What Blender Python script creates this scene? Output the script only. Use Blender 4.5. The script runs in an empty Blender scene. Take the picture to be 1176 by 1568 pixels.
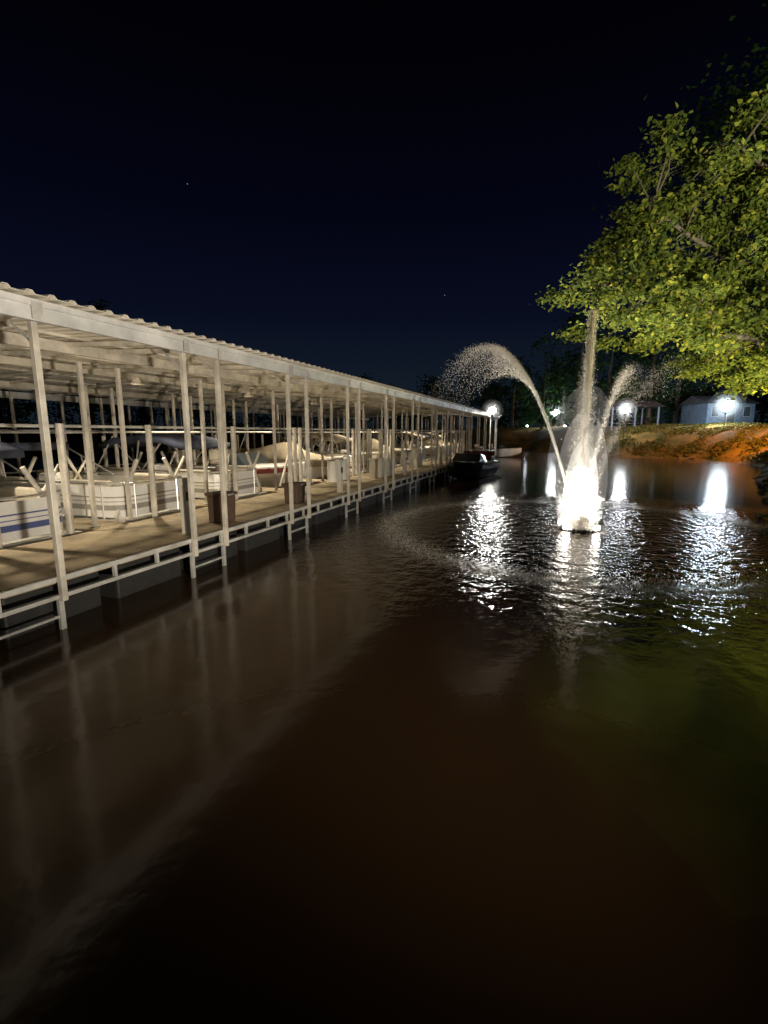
import bpy, math, random
import numpy as np
from mathutils import Vector, Matrix
random.seed(7); rng=np.random.default_rng(11)
sc=bpy.context.scene
sc.view_settings.view_transform='Standard'
sc.view_settings.look='None'
sc.view_settings.exposure=0

# ---------------------------------------------------------------- helpers
def link(o,parent=None):
    sc.collection.objects.link(o)
    if parent: o.parent=parent
    return o
def empty(name,loc=(0,0,0),rz=0,parent=None):
    e=bpy.data.objects.new(name,None); e.location=loc; e.rotation_euler=(0,0,rz); e.empty_display_size=.3
    return link(e,parent)
def mat(name,col,rough=.6,metal=0,noise=0,nscale=8,bump=0,col2=None,emit=None,estr=0,spec=.5,bscale=None):
    m=bpy.data.materials.new(name); m.use_nodes=True
    nt=m.node_tree; b=nt.nodes['Principled BSDF']
    b.inputs['Base Color'].default_value=(*col,1); b.inputs['Roughness'].default_value=rough
    b.inputs['Metallic'].default_value=metal; b.inputs['Specular IOR Level'].default_value=spec
    if emit: 
        b.inputs['Emission Color'].default_value=(*emit,1); b.inputs['Emission Strength'].default_value=estr
    if noise or col2 or bump:
        tc=nt.nodes.new('ShaderNodeTexCoord'); n=nt.nodes.new('ShaderNodeTexNoise')
        n.inputs['Scale'].default_value=nscale; n.inputs['Detail'].default_value=5; n.inputs['Roughness'].default_value=.65
        nt.links.new(tc.outputs['Object'],n.inputs['Vector'])
        if noise or col2:
            r=nt.nodes.new('ShaderNodeValToRGB')
            c2=col2 if col2 else tuple(c*(1-noise) for c in col)
            r.color_ramp.elements[0].color=(*c2,1); r.color_ramp.elements[1].color=(*col,1)
            r.color_ramp.elements[0].position=.35; r.color_ramp.elements[1].position=.62
            nt.links.new(n.outputs['Fac'],r.inputs['Fac']); nt.links.new(r.outputs['Color'],b.inputs['Base Color'])
        if bump:
            n2=nt.nodes.new('ShaderNodeTexNoise'); n2.inputs['Scale'].default_value=bscale or nscale*4; n2.inputs['Detail'].default_value=4
            nt.links.new(tc.outputs['Object'],n2.inputs['Vector'])
            bp=nt.nodes.new('ShaderNodeBump'); bp.inputs['Strength'].default_value=bump; bp.inputs['Distance'].default_value=.02
            nt.links.new(n2.outputs['Fac'],bp.inputs['Height']); nt.links.new(bp.outputs['Normal'],b.inputs['Normal'])
    return m
class MB:
    def __init__(s): s.v=[]; s.f=[]
    def box(s,x0,x1,y0,y1,z0,z1):
        i=len(s.v); s.v+=[(x0,y0,z0),(x1,y0,z0),(x1,y1,z0),(x0,y1,z0),(x0,y0,z1),(x1,y0,z1),(x1,y1,z1),(x0,y1,z1)]
        s.f+=[(i,i+3,i+2,i+1),(i+4,i+5,i+6,i+7),(i,i+1,i+5,i+4),(i+1,i+2,i+6,i+5),(i+2,i+3,i+7,i+6),(i+3,i,i+4,i+7)]
        return s
    def tube(s,p0,p1,r0,r1=None,seg=8,cap=True):
        r1=r0 if r1 is None else r1
        p0=Vector(p0);p1=Vector(p1);d=(p1-p0)
        if d.length<1e-6: return s
        d.normalize(); u=d.orthogonal().normalized(); w=d.cross(u); i=len(s.v)
        if seg==4:
            up=Vector((0,0,1)) if abs(d.z)<.9 else Vector((1,0,0))
            a=d.cross(up).normalized(); b=d.cross(a).normalized(); u=(a+b).normalized(); w=d.cross(u)
        for p,r in((p0,r0),(p1,r1)):
            for k in range(seg):
                a=2*math.pi*k/seg; s.v.append(tuple(p+u*math.cos(a)*r+w*math.sin(a)*r))
        for k in range(seg): s.f.append((i+k,i+(k+1)%seg,i+seg+(k+1)%seg,i+seg+k))
        if cap: s.f.append(tuple(i+k for k in range(seg))[::-1]); s.f.append(tuple(i+seg+k for k in range(seg)))
        return s
    def path(s,pts,r0,r1,seg=7):
        n=len(pts)-1
        for k in range(n): s.tube(pts[k],pts[k+1],r0+(r1-r0)*k/n,r0+(r1-r0)*(k+1)/n,seg,cap=(k==n-1))
        return s
    def loft(s,rings,cap=True,closed=True):
        i=len(s.v); n=len(rings[0])
        for r in rings: s.v+= [tuple(p) for p in r]
        for a in range(len(rings)-1):
            for k in range(n if closed else n-1):
                s.f.append((i+a*n+k,i+a*n+(k+1)%n,i+(a+1)*n+(k+1)%n,i+(a+1)*n+k))
        if cap: s.f.append(tuple(i+k for k in range(n))[::-1]); s.f.append(tuple(i+(len(rings)-1)*n+k for k in range(n)))
        return s
    def sphere(s,c,r,sz=1,seg=12,rings=8):
        R=[]
        for a in range(rings+1):
            th=math.pi*a/rings; rr=max(r*math.sin(th),1e-4)
            R.append([(c[0]+rr*math.cos(2*math.pi*k/seg),c[1]+rr*math.sin(2*math.pi*k/seg),c[2]+r*sz*math.cos(th)) for k in range(seg)])
        return s.loft(R,cap=False)
    def obj(s,name,m,parent=None,bev=0,smooth=False,loc=None,rz=0):
        me=bpy.data.meshes.new(name); me.from_pydata(s.v,[],s.f); me.validate(); me.update()
        if m: me.materials.append(m)
        o=bpy.data.objects.new(name,me); link(o,parent)
        if loc: o.location=loc
        o.rotation_euler=(0,0,rz)
        if smooth:
            for p in me.polygons: p.use_smooth=True
        if bev:
            b=o.modifiers.new('bevel','BEVEL'); b.width=bev; b.segments=2; b.limit_method='ANGLE'
        return o
def point(name,loc,energy,col,r=.1,parent=None):
    l=bpy.data.lights.new(name,'POINT'); l.energy=energy; l.color=col; l.shadow_soft_size=r
    o=bpy.data.objects.new(name,l); o.location=loc; return link(o,parent)
def spot(name,loc,target,energy,col,ang,blend=.6,r=.1,parent=None):
    l=bpy.data.lights.new(name,'SPOT'); l.energy=energy; l.color=col; l.shadow_soft_size=r; l.spot_size=math.radians(ang); l.spot_blend=blend
    o=bpy.data.objects.new(name,l); o.location=loc
    o.rotation_euler=(Vector(target)-Vector(loc)).to_track_quat('-Z','Y').to_euler(); return link(o,parent)

# ---------------------------------------------------------------- materials
M_galv=mat('galvanised_steel',(.66,.65,.62),.45,.2,noise=.4,nscale=3,bump=.1)
M_post=mat('post_paint',(.72,.67,.58),.5,.1,noise=.4,nscale=2.5,bump=.08)
M_roof=mat('roof_sheet',(.80,.74,.64),.45,.0,noise=.25,nscale=.9)
M_fascia=mat('fascia_steel',(.72,.72,.72),.4,.1,noise=.4,nscale=1.3)
M_deck=mat('deck_concrete',(.54,.44,.30),.8,noise=.5,nscale=1.8,bump=.3)
M_float=mat('float_black',(.03,.03,.03),.6,noise=.3)
M_cream=mat('boat_cream',(.66,.63,.56),.4,noise=.12,nscale=4)
M_white=mat('gelcoat_white',(.78,.77,.75),.3,noise=.15,nscale=2)
M_maroon=mat('maroon',(.22,.025,.03),.35,noise=.2)
M_blue=mat('boat_blue',(.08,.11,.28),.35,noise=.2)
M_grey=mat('panel_grey',(.30,.29,.27),.4,noise=.1)
M_dark=mat('dark_plastic',(.03,.03,.035),.45,noise=.2)
M_navy=mat('hull_navy',(.012,.012,.03),.3,noise=.2)
M_alu=mat('aluminium',(.72,.72,.72),.3,.8,noise=.15)
M_tarp=mat('tarp_tan',(.42,.36,.27),.85,noise=.3,nscale=3,bump=.5,bscale=6)
M_tarpb=mat('tarp_dark',(.05,.06,.10),.85,noise=.3,nscale=3,bump=.5,bscale=6)
M_brown=mat('bin_brown',(.10,.06,.04),.6,noise=.3)
M_glass=mat('tinted_glass',(.04,.05,.06),.08)
M_seat=mat('vinyl_seat',(.6,.55,.46),.5,noise=.15)
M_bark=mat('bark',(.12,.10,.075),.9,noise=.5,nscale=6,bump=.6)
M_rock=mat('shore_rock',(.10,.085,.07),.9,noise=.5,nscale=3,bump=.6)
M_wall=mat('painted_siding',(.10,.14,.20),.7,noise=.35,nscale=2)
M_shingle=mat('shingle',(.04,.04,.05),.9,noise=.4,nscale=10)

def leafmat(name,c1,c2,c3,trans=.45):
    m=bpy.data.materials.new(name); m.use_nodes=True; nt=m.node_tree; nt.nodes.clear()
    out=nt.nodes.new('ShaderNodeOutputMaterial'); g=nt.nodes.new('ShaderNodeNewGeometry')
    r=nt.nodes.new('ShaderNodeValToRGB'); e=r.color_ramp.elements
    e[0].color=(*c1,1); e[1].color=(*c3,1); e.new(.65).color=(*c2,1)
    nt.links.new(g.outputs['Random Per Island'],r.inputs['Fac'])
    d=nt.nodes.new('ShaderNodeBsdfDiffuse')
    t=nt.nodes.new('ShaderNodeBsdfTranslucent'); mx=nt.nodes.new('ShaderNodeMixShader'); mx.inputs[0].default_value=trans
    nt.links.new(r.outputs['Color'],d.inputs['Color']); nt.links.new(r.outputs['Color'],t.inputs['Color'])
    nt.links.new(d.outputs[0],mx.inputs[1]); nt.links.new(t.outputs[0],mx.inputs[2]); nt.links.new(mx.outputs[0],out.inputs['Surface'])
    return m
M_leaf=leafmat('oak_leaf',(.05,.075,.02),(.12,.155,.03),(.27,.27,.04))
M_leafd=leafmat('dark_leaf',(.016,.040,.013),(.028,.06,.02),(.04,.08,.022),.3)
M_grass=leafmat('grass_blade',(.05,.06,.015),(.10,.10,.03),(.18,.13,.04),.3)

# ---------------------------------------------------------------- world
w=bpy.data.worlds.new('World'); sc.world=w; w.use_nodes=True; nt=w.node_tree; nt.nodes.clear()
out=nt.nodes.new('ShaderNodeOutputWorld'); bg=nt.nodes.new('ShaderNodeBackground')
tc=nt.nodes.new('ShaderNodeTexCoord'); sp=nt.nodes.new('ShaderNodeSeparateXYZ'); cr=nt.nodes.new('ShaderNodeValToRGB')
nt.links.new(tc.outputs['Generated'],sp.inputs[0]); nt.links.new(sp.outputs['Z'],cr.inputs['Fac'])
e=cr.color_ramp.elements
e[0].position=0; e[0].color=(.0085,.0135,.0180,1)
e[1].position=.75; e[1].color=(.0003,.0003,.0006,1)
for p,c in((.10,(.0060,.0105,.0190)),(.22,(.0026,.0040,.0132)),(.38,(.0012,.0015,.0064)),(.55,(.0006,.0006,.0020))):
    e.new(p).color=(*c,1)
sky=nt.nodes.new('ShaderNodeTexSky'); sky.sky_type='NISHITA'; sky.sun_disc=False
sky.sun_elevation=math.radians(-6); sky.sun_rotation=math.radians(200)
mul=nt.nodes.new('ShaderNodeVectorMath'); mul.operation='SCALE'; mul.inputs['Scale'].default_value=.01
add=nt.nodes.new('ShaderNodeVectorMath'); add.operation='ADD'
nt.links.new(sky.outputs[0],mul.inputs[0]); nt.links.new(mul.outputs[0],add.inputs[0]); nt.links.new(cr.outputs['Color'],add.inputs[1])
nt.links.new(add.outputs[0],bg.inputs['Color']); bg.inputs['Strength'].default_value=1
nt.links.new(bg.outputs[0],out.inputs['Surface'])

# ---------------------------------------------------------------- camera
H=2.3
cam=bpy.data.cameras.new('camera'); co=bpy.data.objects.new('camera',cam); link(co)
cam.sensor_fit='HORIZONTAL'; cam.sensor_width=36; cam.lens=36*730/1176; cam.clip_end=3000; cam.clip_start=.05
co.location=(0,0,H); co.rotation_euler=(math.radians(90-9.5),0,0); sc.camera=co

# ---------------------------------------------------------------- terrain + water
lake=np.array([(9.2,2),(8.8,6),(8.1,9.5),(9.7,12),(13.0,16),(18,23),(25.5,32),(27.5,37),(26,42),(22,46),(19,54),(17,62),(0,66),(-25,55),(-42,42),(-48,15),(-40,-8),(-15,-10),(-6,-.6),(-1,.6),(4,.6)],float)
def sdist(X,Y):
    P=np.stack([X,Y],-1); d=np.full(X.shape,1e9); ins=np.zeros(X.shape,bool)
    n=len(lake)
    for i in range(n):
        a=lake[i]; b=lake[(i+1)%n]; ab=b-a; t=np.clip(((P-a)@ab)/(ab@ab),0,1)
        q=a+t[...,None]*ab; d=np.minimum(d,np.linalg.norm(P-q,axis=-1))
        c=((a[1]>Y)!=(b[1]>Y))&(X<(b[0]-a[0])*(Y-a[1])/(b[1]-a[1]+1e-12)+a[0]); ins^=c
    return np.where(ins,-d,d)
def wob(X,Y): return .35*np.sin(X*.9+1.3*np.sin(Y*.5))*np.cos(Y*.8)+.18*np.sin(X*2.3+Y*1.7)
def terr(X,Y):
    X=np.asarray(X,float);Y=np.asarray(Y,float)
    d=sdist(X,Y)+wob(X,Y)*.5
    hm=1.1+1.9/(1+np.exp(-(Y-24)/3.))*1/(1+np.exp(-(X-8)/3.))
    t=np.clip(d/8,0,1); up=hm*(1-(1-t)**2)+.12*np.sin(X*.7)*np.cos(Y*.6)*t
    return np.where(d>0,up,np.maximum(d*.5,-1.5))
u=np.linspace(-1,1,261); ax=np.sign(u)*(60*np.abs(u)+900*np.abs(u)**7)
GX,GY=np.meshgrid(ax+8,ax+22)
GZ=terr(GX,GY); n=len(u)
vs=np.stack([GX,GY,GZ],-1).reshape(-1,3)
idx=np.arange(n*n).reshape(n,n)
fs=np.stack([idx[:-1,:-1],idx[:-1,1:],idx[1:,1:],idx[1:,:-1]],-1).reshape(-1,4)
me=bpy.data.meshes.new('ground'); me.from_pydata(vs.tolist(),[],fs.tolist()); me.update()
for p in me.polygons: p.use_smooth=True
M_ground=mat('grass_and_litter',(.16,.10,.03),.95,nscale=.55,col2=(.03,.04,.012),bump=1,bscale=9,spec=.1)
me.materials.append(M_ground); link(bpy.data.objects.new('ground',me))

FX,FY=4.68,11.27
def watermat():
    m=bpy.data.materials.new('lake_water'); m.use_nodes=True; nt=m.node_tree; b=nt.nodes['Principled BSDF']
    N=nt.nodes.new; L=nt.links.new
    def math_(op,a=None,b_=None,c=None,clamp=False):
        q=N('ShaderNodeMath'); q.operation=op; q.use_clamp=clamp
        for i,x in enumerate((a,b_,c)):
            if x is None: continue
            if isinstance(x,(int,float)): q.inputs[i].default_value=x
            else: L(x,q.inputs[i])
        return q.outputs[0]
    geo=N('ShaderNodeNewGeometry'); pos=geo.outputs['Position']
    dist=N('ShaderNodeVectorMath'); dist.operation='DISTANCE'; L(pos,dist.inputs[0]); dist.inputs[1].default_value=(FX,FY,0)
    D=dist.outputs['Value']
    def mr(v,a,b2,c,d_,t='SMOOTHSTEP'):
        q=N('ShaderNodeMapRange'); q.interpolation_type=t; L(v,q.inputs[0]); 
        for i,x in enumerate((a,b2,c,d_)): q.inputs[i+1].default_value=x
        return q.outputs[0]
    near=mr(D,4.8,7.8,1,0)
    n1=N('ShaderNodeTexNoise'); n1.inputs['Scale'].default_value=4.0; n1.inputs['Detail'].default_value=3; n1.inputs['Roughness'].default_value=.5; L(pos,n1.inputs['Vector'])
    n2=N('ShaderNodeTexNoise'); n2.inputs['Scale'].default_value=11; n2.inputs['Detail'].default_value=2; L(pos,n2.inputs['Vector'])
    n3=N('ShaderNodeTexNoise'); n3.inputs['Scale'].default_value=.9; n3.inputs['Detail'].default_value=2; L(pos,n3.inputs['Vector'])
    ring=math_('SINE',math_('MULTIPLY_ADD',n3.outputs['Fac'],5.0,math_('MULTIPLY',D,15.)))
    ringm=math_('MULTIPLY',mr(D,2.,5.,0,1),mr(D,5.,8.,1,0))
    h=math_('MULTIPLY',n1.outputs['Fac'],math_('MULTIPLY_ADD',near,.044,.0030))
    h=math_('ADD',h,math_('MULTIPLY',n2.outputs['Fac'],math_('MULTIPLY_ADD',near,.014,.0008)))
    h=math_('ADD',h,math_('MULTIPLY',ring,math_('MULTIPLY',ringm,.0026)))
    h=math_('ADD',h,math_('MULTIPLY',n3.outputs['Fac'],.006))
    bp=N('ShaderNodeBump'); bp.inputs['Strength'].default_value=1; bp.inputs['Distance'].default_value=1
    L(h,bp.inputs['Height']); L(bp.outputs['Normal'],b.inputs['Normal'])
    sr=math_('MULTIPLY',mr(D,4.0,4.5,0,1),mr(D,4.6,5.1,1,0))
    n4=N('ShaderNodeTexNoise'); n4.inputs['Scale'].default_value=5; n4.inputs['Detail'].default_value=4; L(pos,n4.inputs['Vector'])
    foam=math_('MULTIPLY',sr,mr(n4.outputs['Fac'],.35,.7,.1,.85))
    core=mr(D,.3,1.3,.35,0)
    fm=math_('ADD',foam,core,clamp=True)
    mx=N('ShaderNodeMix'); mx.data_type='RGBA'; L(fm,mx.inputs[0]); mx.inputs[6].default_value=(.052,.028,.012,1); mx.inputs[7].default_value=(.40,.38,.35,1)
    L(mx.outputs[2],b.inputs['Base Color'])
    rr=math_('MULTIPLY_ADD',near,-.085,.145)
    L(math_('MULTIPLY_ADD',fm,.3,rr),b.inputs['Roughness'])
    b.inputs['IOR'].default_value=1.48; b.inputs['Specular Tint'].default_value=(1,.90,.80,1)
    return m
wb=MB(); wb.v=[(-70,-40,0),(70,-40,0),(70,90,0),(-70,90,0)]; wb.f=[(0,1,2,3)]
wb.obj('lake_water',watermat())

# ---------------------------------------------------------------- covered dock
ANG=math.atan2(.937,.35)
dock=empty('covered_boat_dock',(-2.1,10,0),ANG)
S0,S1=-8.4,34.0; DZ=.64
pairs=[(-2.8+2.9*k,-2.05+2.9*k) for k in range(-1,13)]
rows=[0,2.3,5.9,9.6,11.8]
b=MB(); s=S0
while s<S1: b.box(s,min(s+1.43,S1),.04,2.0,DZ-.10,DZ+random.uniform(-.004,.004)); s+=1.45
for a,c in pairs: b.box(a-.0,c+.0,2.01,9.4,DZ-.11,DZ-.01)
b.obj('deck_slabs',M_deck,dock,bev=.01)
b=MB()
s=S0
while s<S1: b.box(s+.1,s+1.3,.25,1.9,-.25,.48); s+=1.45
for a,c in pairs:
    for q in range(4): b.box(a+.1,c-.1,2.5+q*1.8,3.9+q*1.8,-.25,.46)
b.obj('floats',M_float,dock,bev=.03)
b=MB()
for z,t in((.615,.028),(.405,.024)):
    b.box(S0,S1,-.060,-.005,z-t,z+t)
s=S0
while s<S1: b.box(s-.020,s+.020,-.055,-.01,.432,.584); s+=.7
for a,c in pairs:
    for x in(a,c): b.box(x-.03,x+.03,-.05,-.008,-.4,.378)
    b.box(a+.032,c-.032,-.045,-.02,.15,.18)
b.box(S0,S1,2.02,2.06,.36,.52)
b.obj('float_frame',M_galv,dock)
b=MB()
hw=.034
allp=[(-8.4,-8.1)]+pairs
for r,p in enumerate(rows):
    for a,c in allp:
        off=0 if r in(0,3) else .2
        for x in(a,c):
            x=x+off
            if r==0: b.box(x-hw,x+hw,-.132,-.064,.36,3.46)
            else:
                b.box(x-hw,x+hw,p-hw,p+hw,DZ-.3,3.46); b.box(x-.08,x+.08,p-.05,p+.07,DZ+.004,DZ+.016)
b.obj('posts',M_post,dock,bev=.006)
b=MB()
for a,c in pairs:
    for x in(a-1.45,a-.33,c+.38):
        if random.random()<.55:
            b.tube((x,2.2,-.3),(x,2.2,2.44),.06,seg=10); 
    for x in(a-.25,c+.25):
        b.tube((x,6.4,-.3),(x,6.4,2.2),.05,seg=8)
    if random.random()<.7:
        x=a-.12
        for p in(2.6,5.6):
            b.tube((x,p,.65),(x-.6,p,1.75),.04,seg=8); b.tube((x-1.9,p,.65),(x-1.3,p,1.75),.04,seg=8)
            b.tube((x,p,1.75),(x-.6,p,.95),.03,seg=8)
b.obj('lift_posts',M_post,dock,smooth=False)
b=MB()
for p,z in((2.38,2.40),(5.98,2.30),(9.68,2.35)):
    b.tube((S0,p,z),(S1,p,z),.026,seg=6)
for a,c in pairs:
    b.tube((a+.2,2.38,2.3),(a+.2,9.6,2.3),.022,seg=6)
    b.tube((a+.2,6.0,1.1),(c+.2,6.0,2.2),.018,seg=5)
b.obj('pipe_rails',M_galv,dock)
b=MB()
def chan(b,p,z0,z1,t=.05):
    b.box(S0,S1,p-.008,p+.008,z0,z1); b.box(S0,S1,p+.008,p+t,z1-.014,z1); b.box(S0,S1,p+.008,p+t,z0,z0+.014)
chan(b,-.15,3.465,3.665); b.box(S0,S1,-.19,-.16,3.61,3.678)
chan(b,11.95,3.42,3.64)
b.obj('fascia_beams',M_fascia,dock)
b=MB()
def rz_(p): return 3.70+.29*(1-abs(p-5.9)/6.2)
for p in(2.3,5.9,9.6): b.box(S0,S1,p-.035,p+.035,rz_(p)-.24,rz_(p)-.07)
for a,c in allp:
    for x in(a,c):
        for p0,p1 in((-.09,5.86),(5.94,11.9)):
            z0=rz_(p0)-.07; z1=rz_(p1)-.07; h_=.07
            b.loft([[(x-.025,p0,z0-h_),(x+.025,p0,z0-h_),(x+.025,p0,z0),(x-.025,p0,z0)],[(x-.025,p1,z1-h_),(x+.025,p1,z1-h_),(x+.025,p1,z1),(x-.025,p1,z1)]])
p=.7
while p<11.9:
    zz=rz_(p); b.box(S0,S1,p-.02,p+.02,zz-.055,zz-.012); p+=1.17
b.obj('roof_framing',M_post,dock)
b=MB()
for a,c in pairs:
    for x in(a,c):
        b.box(x-.055,x+.055,-.205,-.192,3.47,3.65)
        b.tube((x,-.06,3.25),(x,.27,3.5),.014,seg=4)
b.obj('post_brackets',M_galv,dock)
prof=[]; x=S0-.3
while x<S1+.3:
    prof+=[(x,0),(x+.12,0),(x+.15,.032),(x+.20,.032)]; x+=.23
R=[]
for p,z in((-.30,3.70),(5.9,3.99),(12.1,3.70)):
    R.append([(q[0],p,z+q[1]) for q in prof])
b=MB(); b.loft(R,cap=False,closed=False); o=b.obj('roof_sheets',M_roof,dock)
sd=o.modifiers.new('t','SOLIDIFY'); sd.thickness=.006
b=MB()
for s in(S0-.3,S1+.28):
    b.tube((s,-.3,3.74),(s,5.9,4.05),.05,seg=4); b.tube((s,5.9,4.05),(s,12.1,3.74),.05,seg=4)
b.obj('gable_trim',M_fascia,dock)
lampm=mat('fill_lamp_lens',(.9,.85,.7),.3,emit=(1,.82,.55),estr=6)
for s in(-4.4,-.4,3.6,7.6,12,17,23,28.6):  # lamps added under the roof to brighten the deck and boats
    b=MB(); R=[]
    for z,r in((3.50,.05),(3.46,.10),(3.34,.15),(3.34,.145),(3.45,.09)):
        R.append([(s+r*math.cos(k*math.pi/8),3.4+r*math.sin(k*math.pi/8),z) for k in range(16)])
    b.loft(R,cap=False); b.obj('fill_lamp_shade',M_post,dock)
    b=MB(); b.tube((s,3.4,3.445),(s,3.4,3.43),.07,seg=14); b.obj('fill_lamp_lens',lampm,dock)
    l=spot('under_roof_fill',(s,3.4,3.41),(s,3.4,0),390,(1,.85,.60),118,.5,.05,dock); l.rotation_euler=(0,0,0)

# ---------------------------------------------------------------- boats
def L2W(s,p,z=0): return (-2.1+.35*s-.937*p,10+.937*s+.35*p,z)
def pontoon_boat(loc,rz,panel,stripe,canopy=True,cover=False,cmat=None):
    e=empty('pontoon_boat',loc,rz)   # length along +x local
    W=1.0; Ln=5.4
    b=MB()
    for y in(-.66,.66):
        R=[]
        for x,r in((-.0,.05),(.25,.18),(.7,.26),(Ln-.2,.26),(Ln,.2)):
            R.append([(x-.15,y+r*math.cos(a*math.pi/6),.14+(0.1 if x<.3 else 0)+r*math.sin(a*math.pi/6)) for a in range(12)])
        b.loft(R)
    b.obj('pontoons',M_alu,e,smooth=True)
    b=MB(); b.box(0,Ln,-W,W,.42,.52); b.obj('deck',M_galv,e,bev=.02)
    T=.03
    def fpath(side):
        pts=[(4.95,side*(W-.04))]
        pts+=[(x,side*(W-.04)) for x in(4.0,3.0,2.0,1.0,.55)]
        for k in range(1,6):
            a=math.pi/2*k/5; pts.append((.55-.40*math.sin(a),side*(W-.04-.40*(1-math.cos(a)))))
        pts.append((.15,0)); return pts
    b=MB(); st=MB(); rl=MB()
    for side in(-1,1):
        P_=fpath(side)
        for z0,z1,bb,off in((.56,1.16,b,0),(.70,.80,st,.006),(.94,.965,st,.006),(.86,.875,st,.006)):
            R=[]
            for x,y in P_:
                d=Vector((0,side,0)) if x>.6 else (Vector((-1,0,0)) if abs(y)<.5 else Vector((-.7,.7*side,0)))
                xo,yo=x+d.x*off,y+d.y*off; xi,yi=x-d.x*(T+off),y-d.y*(T+off)
                R.append([(xo,yo,z0),(xo,yo,z1),(xi,yi,z1),(xi,yi,z0)])
            bb.loft(R)
        for k in range(len(P_)-1): rl.tube((*P_[k],1.21),(*P_[k+1],1.21),.022,seg=8)
        for x,y in P_[:6]+[P_[-2]]: rl.tube((x,y,.52),(x,y,1.21),.018,seg=6)
    b.obj('fence_panels',panel,e); st.obj('stripe',stripe,e); 
    rl.tube((4.95,-W+.04,1.21),(4.95,W-.04,1.21),.022); rl.obj('rails',M_alu,e)
    b=MB()
    for x0,x1,y0,y1 in((.5,1.6,-.85,-.4),(.5,1.6,.4,.85),(3.6,4.8,-.85,-.35),(3.0,4.8,.4,.85)):
        b.box(x0,x1,y0,y1,.53,.86); yb=y0 if y0<0 else y1-.12
        b.box(x0,x1,yb,yb+.12,.865,1.26)
    b.obj('seats',M_seat,e,bev=.05)
    b=MB(); b.loft([[(2.3,.3,.53),(2.75,.3,.53),(2.75,.75,.53),(2.3,.75,.53)],[(2.3,.33,1.35),(2.6,.33,1.35),(2.6,.72,1.35),(2.3,.72,1.35)]]); b.obj('helm_console',M_white,e,bev=.04)
    b=MB()
    for k in range(12):
        a=2*math.pi*k/12; a2=2*math.pi*(k+1)/12
        b.tube((2.82,.52+.15*math.cos(a),1.1+.15*math.sin(a)),(2.82,.52+.15*math.cos(a2),1.1+.15*math.sin(a2)),.014,seg=5)
    b.box(5.35,5.6,-.14,.14,.3,.95); b.box(5.3,5.75,-.18,.18,.95,1.3); b.obj('wheel_and_outboard',M_dark,e,bev=.02)
    if canopy:
        b=MB()
        for y in(-.92,.92):
            b.tube((2.6,y,1.2),(1.8,y,2.03),.02); b.tube((2.6,y,1.2),(3.5,y,2.0),.02); b.tube((2.8,y,1.2),(2.6,y,2.08),.02)
        for x,z in((1.8,2.03),(3.5,2.0),(2.6,2.08)): b.tube((x,-.92,z),(x,.92,z),.02)
        b.obj('bimini_frame',M_alu,e)
        b=MB(); R=[]
        for x,z in((1.2,1.90),(1.8,2.05),(2.6,2.13),(3.5,2.03),(4.0,1.90)):
            R.append([(x,y,z+.08*(1-(y/.96)**2)) for y in np.linspace(-.96,.96,9)]+[(x,.96,z-.14),(x,-.96,z-.14)])
        b.loft(R); b.obj('bimini_top',cmat or stripe,e,smooth=True)
    elif not cover:
        b=MB()
        for y in(-.92,.92):
            b.tube((2.4,y,1.2),(3.9,y,1.85),.02); b.tube((3.3,y,1.2),(3.4,y,1.64),.018)
        b.obj('folded_frame',M_alu,e)
        b=MB(); b.tube((3.9,-.95,1.87),(3.9,.95,1.87),.1,seg=10); b.obj('canopy_boot',M_tarpb,e,smooth=True)
    if cover:
        b=MB(); R=[]
        for x in np.linspace(.12,5.1,14):
            top=1.38+.25*math.sin(x*2.2)**2
            R.append([(x,y,1.2+(top-1.18)*(1-abs(y/(W+.04))**2.2)) for y in np.linspace(-W-.03,W+.03,13)]+[(x,W+.03,.92),(x,-W-.03,.92)])
        b.loft(R); b.obj('boat_cover',M_tarp,e,smooth=True)
    return e
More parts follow.
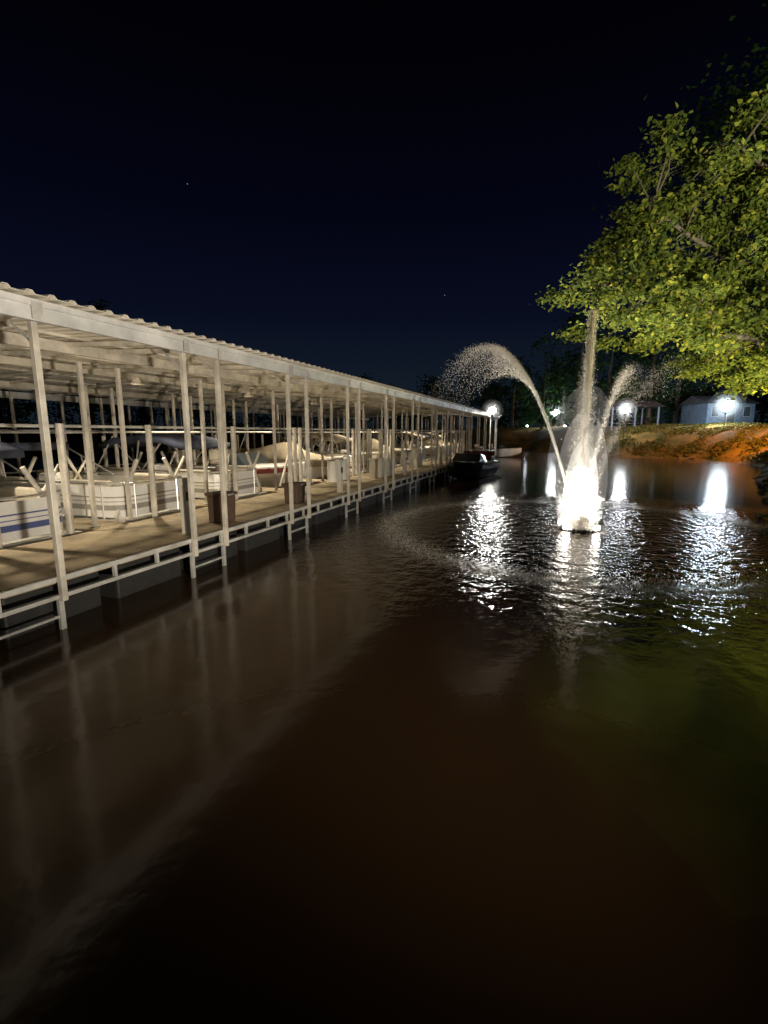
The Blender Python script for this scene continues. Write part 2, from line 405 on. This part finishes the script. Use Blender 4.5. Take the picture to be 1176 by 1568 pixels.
def runabout(loc,rz,hull,stripe,cover=None,sc_=1,name='motor_boat'):
    e=empty(name,loc,rz); e.scale=(sc_,)*3
    st=[(0,.03,.90,.55),(.35,.32,.88,.30),(.9,.62,.84,.08),(1.8,.88,.79,-.05),(3.2,.96,.75,-.1),(5.2,.90,.72,-.1)]
    def ring(x,wd,sh,kl): 
        return [(x,-wd,sh),(x,-wd*.93,sh-.28 if sh-.28>kl else kl+.1),(x,-wd*.72,max(kl+.12,kl)),(x,0,kl),(x,wd*.72,kl+.12),(x,wd*.93,sh-.28 if sh-.28>kl else kl+.1),(x,wd,sh),(x,wd*.9,sh+.05),(x,0,sh+.09),(x,-wd*.9,sh+.05)]
    b=MB(); b.loft([ring(*q) for q in st]); b.obj('hull',hull,e,smooth=False,bev=.02)
    b=MB()
    for sgn in(-1,1):
        R=[]
        for x,wd,sh,kl in st[1:]:
            R.append([(x,sgn*(wd+.006),sh-.05),(x,sgn*(wd*.95+.012),sh-.2),(x,sgn*(wd*.95+.002),sh-.2),(x,sgn*(wd-.004),sh-.05)])
        b.loft(R)
    b.obj('side_stripe',stripe,e)
    if cover:
        b=MB(); R=[]
        for x,wd,h in((.15,.2,.0),(.8,.60,.12),(1.7,.88,.3),(2.1,.93,.62),(2.6,.97,.58),(3.6,.98,.34),(4.4,.96,.34),(5.25,.92,.1)):
            R.append([(x,y*(wd+.02),.86+h*(1-abs(y)**2.4)+.012*math.sin(9*x+7*y)) for y in np.linspace(-1,1,13)]+[(x,wd+.03,.62),(x,-wd-.03,.62)])
        b.loft(R); b.obj('boat_cover',cover,e,smooth=True)
    else:
        b=MB(); b.box(2.5,4.9,-.66,.66,.80,.84); b.obj('cockpit_floor',M_dark,e)
        b=MB()
        b.loft([[(1.75,-.7,.88),(1.75,.7,.88),(1.78,.7,.90),(1.78,-.7,.90)],[(2.15,-.62,1.25),(2.15,.62,1.25),(2.18,.62,1.25),(2.18,-.62,1.25)]])
        for sgn in(-1,1): b.loft([[(1.75,sgn*.7,.88),(2.7,sgn*.76,.86),(2.7,sgn*.78,.86),(1.75,sgn*.72,.88)],[(2.15,sgn*.62,1.25),(2.6,sgn*.68,1.15),(2.6,sgn*.7,1.15),(2.15,sgn*.64,1.25)]])
        b.obj('windshield',M_glass,e)
        b=MB()
        for y in(-.38,.38): b.box(2.8,3.25,y-.22,y+.22,.845,1.0); b.box(3.2,3.3,y-.22,y+.22,1.0,1.35)
        b.box(4.2,4.8,-.65,.65,.845,1.05); b.box(4.72,4.85,-.65,.65,1.05,1.3)
        b.obj('seats',M_seat if hull is not M_navy else M_maroon,e,bev=.04)
    b=MB(); b.box(5.22,5.45,-.15,.15,.1,.8); b.box(5.2,5.65,-.2,.2,.8,1.2); b.obj('outboard_motor',M_dark,e,bev=.05)
    return e
RZ=ANG+math.pi/2
def slip(k,kind):
    s=-1.0+2.9*k; l=L2W(s,2.2+random.uniform(0,.2),.38 if kind[0]!='p' else .10); r=RZ+random.uniform(-.02,.02)
    if kind=='p': pontoon_boat(l,r,M_cream,M_white,canopy=False)
    elif kind=='pg': pontoon_boat(l,r,M_white,M_grey,canopy=False)
    elif kind=='pd': pontoon_boat(l,r,M_white,M_grey,canopy=True,cmat=M_tarpb)
    elif kind=='pb': pontoon_boat(l,r,M_white,M_blue,canopy=True,cmat=M_tarpb)
    elif kind=='pc': pontoon_boat(l,r,M_cream,M_white,canopy=False,cover=True)
    elif kind=='pm': pontoon_boat(l,r,M_white,M_maroon,canopy=True,cmat=M_tarp)
    elif kind=='r': runabout(l,r,M_white,M_maroon)
    elif kind=='rb': runabout(l,r,M_white,M_blue,cover=M_tarpb)
    elif kind=='c': runabout(l,r,M_white,M_maroon,cover=M_tarp,sc_=1.05)
    elif kind=='cd': runabout(l,r,M_white,M_blue,cover=M_tarpb)
for k,kd in zip(range(-2,12),('pg','pb','pg','pd','r','c','pm','pg','c','p','pm','pd','pm','c')): slip(k,kd)
runabout((*L2W(13.2,-.75)[:2],0),ANG-.12,M_navy,M_navy,cover=None,sc_=1.0)
runabout((12.6,44,0),math.radians(150),M_white,M_white,sc_=.9)

# ---------------------------------------------------------------- things on the dock
def bin_(s,p,w_,d_,h_,m_,name):
    e=empty(name,L2W(s,p,DZ+.005),ANG)
    b=MB(); q=.92; b.loft([[(-w_/2*q,-d_/2*q,0),(w_/2*q,-d_/2*q,0),(w_/2*q,d_/2*q,0),(-w_/2*q,d_/2*q,0)],[(-w_/2,-d_/2,h_),(w_/2,-d_/2,h_),(w_/2,d_/2,h_),(-w_/2,d_/2,h_)]]); b.obj('body',m_,e,bev=.02)
    b=MB(); b.box(-w_/2-.03,w_/2+.03,-d_/2-.03,d_/2+.03,h_+.003,h_+.06); b.obj('lid',m_,e,bev=.02)
    b=MB(); b.box(-.08,.08,-d_/2-.05,-d_/2-.032,h_+.01,h_+.04); b.obj('latch',M_alu,e)
bin_(-1.45,.45,.38,.36,.5,M_brown,'trash_bin')
bin_(1.15,.45,.4,.36,.42,M_brown,'trash_bin')
bin_(7.8,.9,.6,.5,.65,M_cream,'dock_box'); bin_(8.7,.9,.7,.5,.6,M_galv,'dock_box'); bin_(13.6,1.2,.8,.5,.6,M_white,'dock_box')
bin_(19.3,1.2,.8,.5,.6,M_cream,'dock_box')
for s,p in((5.9,1.8),(6.7,1.8)):
    e=empty('white_drum',L2W(s,p,DZ+.005)); b=MB(); b.tube((0,0,0),(0,0,.7),.2,seg=20); 
    for z in(.2,.45,.68): b.tube((0,0,z),(0,0,z+.02),.212,seg=20)
    b.obj('drum',M_white,e)
def pedestal(s,p):
    e=empty('power_pedestal',L2W(s,p,DZ+.005),ANG)
    b=MB(); b.box(-.08,.08,-.06,.06,0,.8); b.loft([[(-.10,-.08,.8),(.10,-.08,.8),(.10,.08,.8),(-.10,.08,.8)],[(-.10,-.03,.92),(.10,-.03,.92),(.10,.08,.92),(-.10,.08,.92)]]); b.obj('cabinet',M_cream,e,bev=.01)
    b=MB(); b.box(-.05,.05,-.075,-.062,.55,.7); b.obj('socket_cover',M_dark,e)
for s in(-2.5,3.3,9.1,15): pedestal(s,.3)
# ---------------------------------------------------------------- fountain
ft=empty('floating_fountain',(FX,FY,0))
b=MB(); FR=.46
for k in range(24):
    a=2*math.pi*k/24; a2=2*math.pi*(k+1)/24
    b.tube((FR*math.cos(a),FR*math.sin(a),.02),(FR*math.cos(a2),FR*math.sin(a2),.02),.05,seg=8)
b.obj('float_ring',M_dark,ft,smooth=True)
b=MB(); b.tube((0,0,-.2),(0,0,.2),.09,.05,seg=12)
for a in(math.pi,math.radians(60),math.radians(-60),math.radians(120),math.radians(240),0):
    b.tube((.08*math.cos(a),.08*math.sin(a),.05),(.2*math.cos(a),.2*math.sin(a),.24),.022,seg=8)
    b.tube((0,0,.0),(FR*math.cos(a),FR*math.sin(a),.02),.02,seg=6)
b.obj('nozzle_head',M_alu,ft)
M_led=mat('fountain_lamp_lens',(.9,.9,.9),.3,emit=(1,.93,.82),estr=60)
b=MB()
for k in range(4):
    a=2*math.pi*k/4+.6; b.tube((.50*math.cos(a),.50*math.sin(a),.06),(.46*math.cos(a),.46*math.sin(a),.12),.06,.07,seg=12)
b.obj('lamp_lenses',M_led,ft)
M_drop=bpy.data.materials.new('water_droplets'); M_drop.use_nodes=True; nt=M_drop.node_tree; nt.nodes.clear()
o_=nt.nodes.new('ShaderNodeOutputMaterial'); d_=nt.nodes.new('ShaderNodeBsdfDiffuse'); t_=nt.nodes.new('ShaderNodeBsdfTranslucent'); m_=nt.nodes.new('ShaderNodeMixShader')
d_.inputs[0].default_value=(.85,.82,.76,1); t_.inputs[0].default_value=(.85,.82,.76,1); m_.inputs[0].default_value=.5
nt.links.new(d_.outputs[0],m_.inputs[1]); nt.links.new(t_.outputs[0],m_.inputs[2]); nt.links.new(m_.outputs[0],o_.inputs['Surface'])
def drops(name,P,size):
    n=len(P); T=np.array([(1,1,1),(-1,-1,1),(-1,1,-1),(1,-1,-1)],float)/1.7
    q=rng.normal(size=(n,3,3)); Q,_=np.linalg.qr(q)
    V=np.einsum('vi,nij->nvj',T,Q)*size[:,None,None]
    V[:,:,2]*=2.2
    V=(V+P[:,None,:]).reshape(-1,3)
    b=(np.arange(n)*4)[:,None]; F=np.concatenate([b+np.array(f)[None,:] for f in((0,1,2),(0,3,1),(0,2,3),(1,3,2))],0)
    me=bpy.data.meshes.new(name); me.from_pydata(V.tolist(),[],F.tolist()); me.update(); me.materials.append(M_drop)
    o=bpy.data.objects.new(name,me); link(o,ft); return o
n=15000; h=rng.random(n)**1.1*4.8; sg=.018+.007*h
P=np.stack([rng.normal(size=n)*sg,rng.normal(size=n)*sg,.2+h],1)
drops('centre_jet',P,rng.uniform(.0035,.008,n))
n=20000; t=rng.random(n)**.9; sg=.02+.18*t
P=np.stack([rng.normal(size=n)*sg-.06*t,rng.normal(size=n)*sg,4.85-4.6*t+rng.normal(size=n)*.05],1)
drops('falling_curtain',P,rng.uniform(.0022,.0046,n))
def arc(name,ang,n,rp=2.35,zp=4.2,tend=1.6,sz=1.,sp=1.):
    t=rng.random(n)**1.15*tend; keep=(t<.95)|(rng.random(n)<np.clip(1-(t-.95)/.65,0.0,1)*.5); t=t[keep]; n=len(t)
    z=.25+(zp-.25)*(1-(1-t)**2); r=.12+(rp-.12)*t; sg=(.012+.028*t**2+.10*np.clip(t-1,0,1))*sp
    jj=rng.normal(size=(n,3))*sg[:,None]; drop=np.clip(t-.5,0,1)*rng.random(n)**3*1.6
    P=np.stack([np.cos(ang)*r+jj[:,0],np.sin(ang)*r+jj[:,1],z+jj[:,2]-drop],1); P=P[P[:,2]>.03]
    drops(name,P,rng.uniform(.003,.0058,len(P))*sz)
arc('side_jet_1',math.radians(183),42000)
arc('side_jet_2',math.radians(40),11000,rp=2.2,zp=3.9,sz=.62,sp=2.3,tend=1.35)
arc('side_jet_3',math.radians(-62),5000,rp=2.0,zp=3.6,sz=.6,sp=3,tend=1.2)
n=22000; a=rng.random(n)*6.283; zz=rng.exponential(.36,n); r=np.abs(rng.normal(size=n))*(.15+.03*zz); P=np.stack([np.cos(a)*r,np.sin(a)*r,.04+zz],1); P=P[P[:,2]<2.3]
drops('base_spray',P,rng.uniform(.006,.013,len(P)))
n=16000; a=rng.random(n)*6.283; r=4.5+rng.normal(size=n)*.20; P=np.stack([np.cos(a)*r,np.sin(a)*r,.008+rng.exponential(.04,n)],1)
drops('landing_splashes',P,rng.uniform(.003,.007,n))
def volmat(name,den,an=.2):
    mm=bpy.data.materials.new(name); mm.use_nodes=True; nt=mm.node_tree; nt.nodes.clear()
    o_=nt.nodes.new('ShaderNodeOutputMaterial'); v_=nt.nodes.new('ShaderNodeVolumeScatter'); v_.inputs['Anisotropy'].default_value=an
    v_.inputs['Density'].default_value=den; nt.links.new(v_.outputs[0],o_.inputs['Volume']); return mm
for i,(rx,rz__,zc,dn) in enumerate(((.38,1.3,.8,.05),(.56,1.7,1.1,.014),(.80,2.1,1.3,.004))):
    b=MB(); b.sphere((0,0,0),1,seg=32,rings=18); o=b.obj('mist_%d'%(i+1),volmat('spray_mist_%d'%(i+1),dn),ft,smooth=True); o.location=(0,0,zc); o.scale=(rx,rx,rz__)
point('fountain_light',(0,0,.42),300,(1,.93,.80),.18,ft)
for k in range(4):
    a=2*math.pi*k/4+.6; 
    spot('fountain_uplight',(.52*math.cos(a),.52*math.sin(a),.16),(-.12*math.cos(a),-.12*math.sin(a),3.0),1500,(1,.95,.86),110,.8,.06,ft)

# ---------------------------------------------------------------- lamps
def lamppost(name,x,y,ztop,energy,col,zb=None,bulb=.2,est=60,glare=0,dk=1.):
    zb=float(terr(x,y)) if zb is None else zb
    e=empty(name,(x,y,0)); b=MB(); b.tube((0,0,zb-.2),(0,0,ztop-.2),.05,.04,seg=8); b.tube((0,0,ztop-.2),(0,0,ztop+.0),.06,.10,seg=10); b.obj('pole',M_dark,e)
    mlt=mat(name+'_glow',(1,1,1),.5,emit=col,estr=est); b=MB(); b.sphere((0,0,ztop+.02+bulb),bulb,.8); b.obj('globe',mlt,e,smooth=True)
    if energy: point('light',(0,0,ztop+bulb*2.4),energy,col,.2,e)
    if glare:
        for k,(f,d) in enumerate(((.55,.10),(.66,.06),(.80,.03),(1.0,.012))):  # thin scatter shells added around the globe to stand in for lamp glare
            b=MB(); b.sphere((0,0,ztop+bulb),glare*f,seg=24,rings=14); b.obj('glare_shell_%d'%k,volmat('lamp_glare',d*dk),e,smooth=True)
    return e
WH=(.92,.97,1.0)
lamppost('dock_lamp',*L2W(28,-.35)[:2],3.6,600,(1,.98,.9),zb=.3,bulb=.28,est=220,glare=.8,dk=.35)
lamppost('street_lamp',24,68,4.5,40,WH,bulb=.48,est=160,glare=1.5,dk=1.5)
lamppost('street_lamp',23.6,47.6,4.1,40,WH,bulb=.38,est=160,glare=1.1,dk=1.5)
lamppost('street_lamp',26.5,71,3.0,0,WH,bulb=.16,est=40)
lamppost('street_lamp',19.5,66,3.0,0,WH,bulb=.12,est=30)
sl_=lamppost('sodium_lamp',30.5,35.5,7.0,0,(1,.35,.04),bulb=.12,est=12)
spot('beam',(0,0,6.7),(-4.0,7.0,.5),15000,(1,.38,.045),105,.6,.1,sl_)
lamppost('flood_lamp',31.8,45.3,4.1,130,(.75,.9,1),bulb=.55,est=200,glare=1.5,dk=1)

fl=empty('floodlight',(3.2,-2.2,1.2)); b=MB(); b.box(-.2,.2,-.06,.06,-.12,.12); b.tube((0,0,-1.0),(0,0,-.12),.04); b.box(-1.3,1.3,.07,.78,-.13,-.12); b.obj('housing_and_light_blocker',M_dark,fl,bev=.003)  # wide unseen plate added to block the beams from the near water
spot('beam',(0,.25,.05),(-7.6,14.4,3.8),4900,(1,.88,.70),68,.9,.14,fl)
spot('beam_tree',(.1,.25,.05),(8.0,14.5,7.2),21000,(1,.94,.66),46,.8,.14,fl)
ul=empty('tree_fill_light',(11.8,12.6,float(terr(11.8,12.6))+.12)); b=MB(); b.tube((0,0,-.1),(0,0,.06),.1,.13,seg=12); b.obj('housing',M_dark,ul)  # unseen lamp added off-frame to brighten the oak from below
spot('beam',(0,0,.12),(-2.8,0.4,5),5200,(1,.84,.40),110,.7,.08,ul)

# ---------------------------------------------------------------- trees
def leaves(name,P,size,m_,parent,tilt=.55):
    n=len(P)
    T=np.array([(0,-.5,0),(.34,-.12,.08),(.22,.2,.05),(0,.55,-.05),(-.22,.2,.05),(-.34,-.12,.08)],float)
    nz=rng.normal(size=(n,3))*tilt+np.array([0,0,1.0]); nz/=np.linalg.norm(nz,axis=1)[:,None]
    a=rng.normal(size=(n,3)); xx=np.cross(nz,a); xx/=np.linalg.norm(xx,axis=1)[:,None]; yy=np.cross(nz,xx)
    Q=np.stack([xx,yy,nz],1)
    V=np.einsum('vi,nij->nvj',T,Q)*size[:,None,None]+P[:,None,:]
    V=V.reshape(-1,3); b=(np.arange(n)*6)[:,None]
    F=np.concatenate([b+np.array(f)[None,:] for f in((0,1,2,3),(0,3,4,5))],0)
    me=bpy.data.meshes.new(name); me.from_pydata(V.tolist(),[],F.tolist()); me.update(); me.materials.append(m_)
    o=bpy.data.objects.new(name,me); link(o,parent); return o
def inpoly(x,y,poly):
    c=False; n=len(poly)
    for i in range(n):
        a=poly[i]; b=poly[(i+1)%n]
        if (a[1]>y)!=(b[1]>y) and x<(b[0]-a[0])*(y-a[1])/(b[1]-a[1])+a[0]: c=not c
    return c
oak=empty('oak_tree',(0,0,0))
TX,TY=15.0,14.0; tz=float(terr(TX,TY))
wood=MB()
wood.path([(TX,TY,tz-.4),(TX-.05,TY,tz+.8),(TX-.3,TY-.1,3.2),(TX-.2,TY,5.0),(TX+.1,TY+.2,7.5),(TX,TY,10)],.42,.12,10)
limbs=[[(TX-.2,TY,3.0),(12,14.0,4.7),(9.6,13.6,5.4),(7.6,13.1,5.7),(6.0,12.7,5.9),(4.9,12.6,6.0)],
[(TX-.2,TY,3.6),(12,14,5.6),(9.8,13.6,6.6),(8.0,13.4,7.3),(6.6,13.2,8.1)],
[(TX-.1,TY,4.6),(12.4,13.8,7.0),(10.4,13.4,8.6),(8.6,13.1,9.4)],
[(TX-.2,TY,2.8),(12.2,13.6,4.3),(10.2,13.2,4.6),(8.6,12.9,4.8),(7.2,12.6,5.0)],
[(TX,TY,5.5),(15.5,12.5,7.5),(17.5,11.5,8.6)],[(TX,TY,4.5),(16,15.5,6),(18,17,7)],[(TX,TY,7),(13,15,9.4),(11.5,16,10.6)],[(TX,TY,5),(13.6,11.6,6.3),(12.6,9.6,7)]]
for L_ in limbs:
    L2=[]
    for k in range(len(L_)-1):
        a=Vector(L_[k]); c=Vector(L_[k+1]); L2.append(a); L2.append((a+c)/2+Vector((random.uniform(-.12,.12),random.uniform(-.15,.15),random.uniform(-.12,.12))))
    L2.append(Vector(L_[-1])); wood.path(L2,.14,.03,7)
nodes=[Vector(p) for L_ in limbs for a,c in zip(L_[:-1],L_[1:]) for p in [tuple(np.array(a)*(1-t)+np.array(c)*t) for t in(.15,.5,.85)]]
poly=[(4.4,5.65),(5.2,6.5),(6.0,6.9),(5.9,7.8),(6.4,8.6),(6.5,9.5),(7.4,9.8),(8.3,9.7),(8.8,10.5),(10.5,11.5),(19,11.8),(19.5,6),(17,4.2),(13,3.6),(10.4,3.6),(9.4,3.9),(8.0,4.2),(7.2,4.6),(6.3,4.9),(5.6,4.8),(5.0,5.0)]
tg=[]
while len(tg)<310:
    x=random.uniform(4.2,19.5); z=random.uniform(2.8,11.8)
    if x>12 and random.random()<.65: continue
    if inpoly(x,z,poly):
        g=math.sin(x*2.1+z*1.3)+math.sin(z*2.7-x*.9)
        if g<-.8: continue
        tg.append(Vector((x,random.uniform(11.4,15.4),z)))
for x,z in((4.5,5.6),(4.75,5.9),(5.1,6.1),(5.3,5.6),(5.2,5.1),(5.8,6.2),(6.2,5.6),(6.6,5.0),(6.1,6.5),(7.0,4.9),(7.5,4.6),(8,4.4),(7.6,5.6),(8.4,5.2),(9.2,5.0),(9.9,4.6),(9.4,5.6),(10.2,5.4),(9.9,3.9),(9.5,4.2)):
    tg.append(Vector((x,random.uniform(11.6,12.6),z)))
LP=[];LS=[]
for t in tg:
    nd=min(nodes,key=lambda q:(q-t).length+ (0 if q.x>t.x-.2 else 1.2))
    mid=(nd+t)/2+Vector((random.uniform(-.15,.15),random.uniform(-.15,.15),.12))
    wood.path([nd,mid,t],.028,.009,5)
    k=int(random.uniform(110,210)); R_=random.uniform(.34,.56)
    d=rng.normal(size=(k,3))*np.array([R_*.55,R_*.55,R_*.22]); d[:,2]-=.18*np.linalg.norm(d[:,:2],axis=1)
    LP.append(np.array(t)+d); LS.append(rng.uniform(.07,.17,k))
wood.obj('trunk_and_limbs',M_bark,oak,smooth=True)
leaves('foliage',np.concatenate(LP),np.concatenate(LS),M_leaf,oak,.8)

def bgtree(name,x,y,h,r,nclump,per,ls,m_=M_leafd,zb=None,base=.25):
    zb=float(terr(x,y)) if zb is None else zb
    e=empty(name,(x,y,zb)); wd=MB(); wd.path([(0,0,-.4),(.1,0,h*.3),(-.1,.1,h*.6),(0,0,h*.9)],.035*h*.6,.03,7)
    Ps=[];Ss=[]
    for i in range(nclump):
        th=random.uniform(0,6.283); uu=random.random()**.5; zz=random.uniform(base,1.0)
        prof=math.sin(math.pi*min(1,max(.05,(zz-base)/(1.05-base))))**.6
        c=np.array([math.cos(th)*r*uu*prof,math.sin(th)*r*uu*prof,zz*h]); wd.tube((0,0,c[2]*.75),tuple(c),.06,.02,5,cap=False)
        cr_=r*random.uniform(.14,.27); Ps.append(c+rng.normal(size=(per,3))*np.array([cr_,cr_,cr_*.6])*.7); Ss.append(rng.uniform(.6,1.2,per)*ls)
    wd.obj('trunk_and_limbs',M_bark,e); leaves('foliage',np.concatenate(Ps),np.concatenate(Ss),m_,e)
bgtree('shore_tree',21.0,23,18,8.6,140,110,.26,base=.36)
bgtree('shore_tree',33.0,33,14,6.0,70,80,.30,m_=M_leaf,base=.45)
def treemass(name,lst,ls,m_):
    Ps=[];Ss=[]; wd=MB(); e=empty(name,(0,0,0))
    for x,y,h,r in lst:
        zb=float(terr(x,y)); wd.path([(x,y,zb-.3),(x,y,zb+h*.5),(x+.3,y,zb+h*.85)],.28,.05,6)
        for i in range(34):
            th=random.uniform(0,6.283); uu=random.random()**.5; zz=random.uniform(.04,1)
            pr=math.sin(math.pi*min(1,max(.12,zz)))**.5 if zz>.5 else 1
            c=np.array([x+math.cos(th)*r*uu*pr,y+math.sin(th)*r*uu*pr,zb+zz*h]); cr_=r*random.uniform(.14,.3)
            Ps.append(c+rng.normal(size=(45,3))*cr_*.6); Ss.append(rng.uniform(.6,1.2,45)*ls)
    wd.obj('trunks',M_bark,e); leaves('foliage',np.concatenate(Ps),np.concatenate(Ss),m_,e)
lst=[]
for k in range(13): lst.append((15+k*3.0+random.uniform(-1,1),78-k*1.2+random.uniform(-3,3),random.uniform(9,13)*(.75+.06*min(k,6)),random.uniform(3,4.5)))
for k in range(22):
    t=k/21; lst.append((-54+t*66+random.uniform(-1.5,1.5),40+28*math.sin(t*1.6)+8+random.uniform(-2,2),random.uniform(6.5,9),random.uniform(3,4)))
lst.append((-27,48,15.5,2.6)); lst.append((-30,50,13,3))
for k in range(6): lst.append((34+k*4,58+random.uniform(-2,2),random.uniform(8,12),3.5))
lst+=[(23,58,13,3.8),(27.5,60,13,4),(31,57,11,3.5),(21.5,66,12,3.5),(18.5,70,9,3)]
treemass('distant_trees',lst,.42,M_leafd)
gx=rng.uniform(17,37,26000); gy=rng.uniform(31,52,26000); gz=terr(gx,gy); k=(gz>.12)&(gz<3.2)&((np.sin(gx*1.3+gy)+np.sin(gy*2.1-gx*.7)+rng.normal(size=26000)*.7)>.1)
leaves('bank_grass',np.stack([gx,gy,gz+.05],1)[k],rng.uniform(.12,.32,int(k.sum())),M_grass,None,2.5)

# ---------------------------------------------------------------- shore buildings, rocks
def house(name,x,y,w_,d_,h_,rz):
    zb=float(terr(x,y)); e=empty(name,(x,y,zb),rz)
    b=MB(); b.box(-w_/2,w_/2,-d_/2,d_/2,-.5,h_); b.obj('walls',M_wall,e)
    b=MB(); o=.35
    b.loft([[(-w_/2-o,-d_/2-o,h_),(-w_/2-o,0,h_+.9),(-w_/2-o,d_/2+o,h_)],[(w_/2+o,-d_/2-o,h_),(w_/2+o,0,h_+.9),(w_/2+o,d_/2+o,h_)]]); b.obj('roof',M_shingle,e)
    b=MB(); f=MB()
    k=int(w_//1.6)
    for i in range(k):
        xx=-w_/2+(i+.5)*w_/k
        if i==k//2: b.box(xx-.4,xx+.4,-d_/2-.03,-d_/2-.01,0,2.0); f.box(xx-.45,xx+.45,-d_/2-.02,-d_/2-.003,0,2.05)
        else: b.box(xx-.35,xx+.35,-d_/2-.03,-d_/2-.01,.95,1.9); f.box(xx-.40,xx+.40,-d_/2-.02,-d_/2-.003,.9,1.95)
    f.obj('frames',M_grey,e); b.obj('windows_and_door',M_glass,e)
    b=MB()
    z=.25
    while z<h_-.1: b.box(-w_/2-.012,w_/2+.012,-d_/2-.008,-d_/2-.001,z,z+.02); z+=.25
    b.obj('siding_laps',M_wall,e)
    return e
house('lakeside_cottage',35.2,51.5,5.0,4,2.2,.05)
def pav(x,y):
    zb=float(terr(x,y)); e=empty('picnic_pavilion',(x,y,zb)); b=MB()
    for i in(-2.4,0,2.4):
        for j in(-1.6,1.6): b.box(i-.07,i+.07,j-.07,j+.07,-.3,2.1)
    b.obj('posts',M_wall,e); b=MB(); b.loft([[(-2.9,-2,2.1),(-2.9,0,2.8),(-2.9,2,2.1)],[(2.9,-2,2.1),(2.9,0,2.8),(2.9,2,2.1)]]); b.obj('roof',M_shingle,e)
    b=MB(); b.box(-.9,.9,-.35,.35,.70,.75); b.box(-.9,.9,-.8,-.55,.42,.46); b.box(-.9,.9,.55,.8,.42,.46)
    for i in(-.7,.7): b.tube((i,-.7,0),(i,.3,.7),.03); b.tube((i,.7,0),(i,-.3,.7),.03)
    b.obj('picnic_table',M_bark,e)
pav(26.3,52.5)
b=MB()
P0=lake[[0,1,2,3,4,5,6,7,8,9,10]]
for i in range(len(P0)-1):
    a=P0[i]; c=P0[i+1]; L_=np.linalg.norm(c-a)
    for k in range(int(L_*3)):
        t=random.random(); q=a+(c-a)*t+rng.normal(size=2)*.3; r=random.uniform(.05,.2)
        z=float(terr(q[0],q[1])); R=[]
        for th in(.15,.9,1.6,2.3,3.0):
            R.append([(q[0]+r*math.sin(th)*math.cos(a_*1.047)*random.uniform(.7,1.2),q[1]+r*math.sin(th)*math.sin(a_*1.047)*random.uniform(.7,1.2),z+r*.6*math.cos(th)) for a_ in range(6)])
        b.loft(R)
b.obj('shore_rocks',M_rock)
sl=bpy.data.lights.new('sun','SUN'); sl.energy=.01; sl.angle=.01; sl.color=(.8,.88,1); so=bpy.data.objects.new('sun',sl); so.rotation_euler=(math.radians(50),0,math.radians(30)); link(so)
b=MB()
for px,py in((-.375,.62),(.12,.42),(.5,1.1),(-.2,1.3)):
    d=Vector((px,1,py-.15)).normalized()*900; b.sphere(tuple(d),.55,seg=6,rings=4)
b.obj('stars',mat('star_glow',(1,1,1),.5,emit=(.8,.85,1),estr=.5))
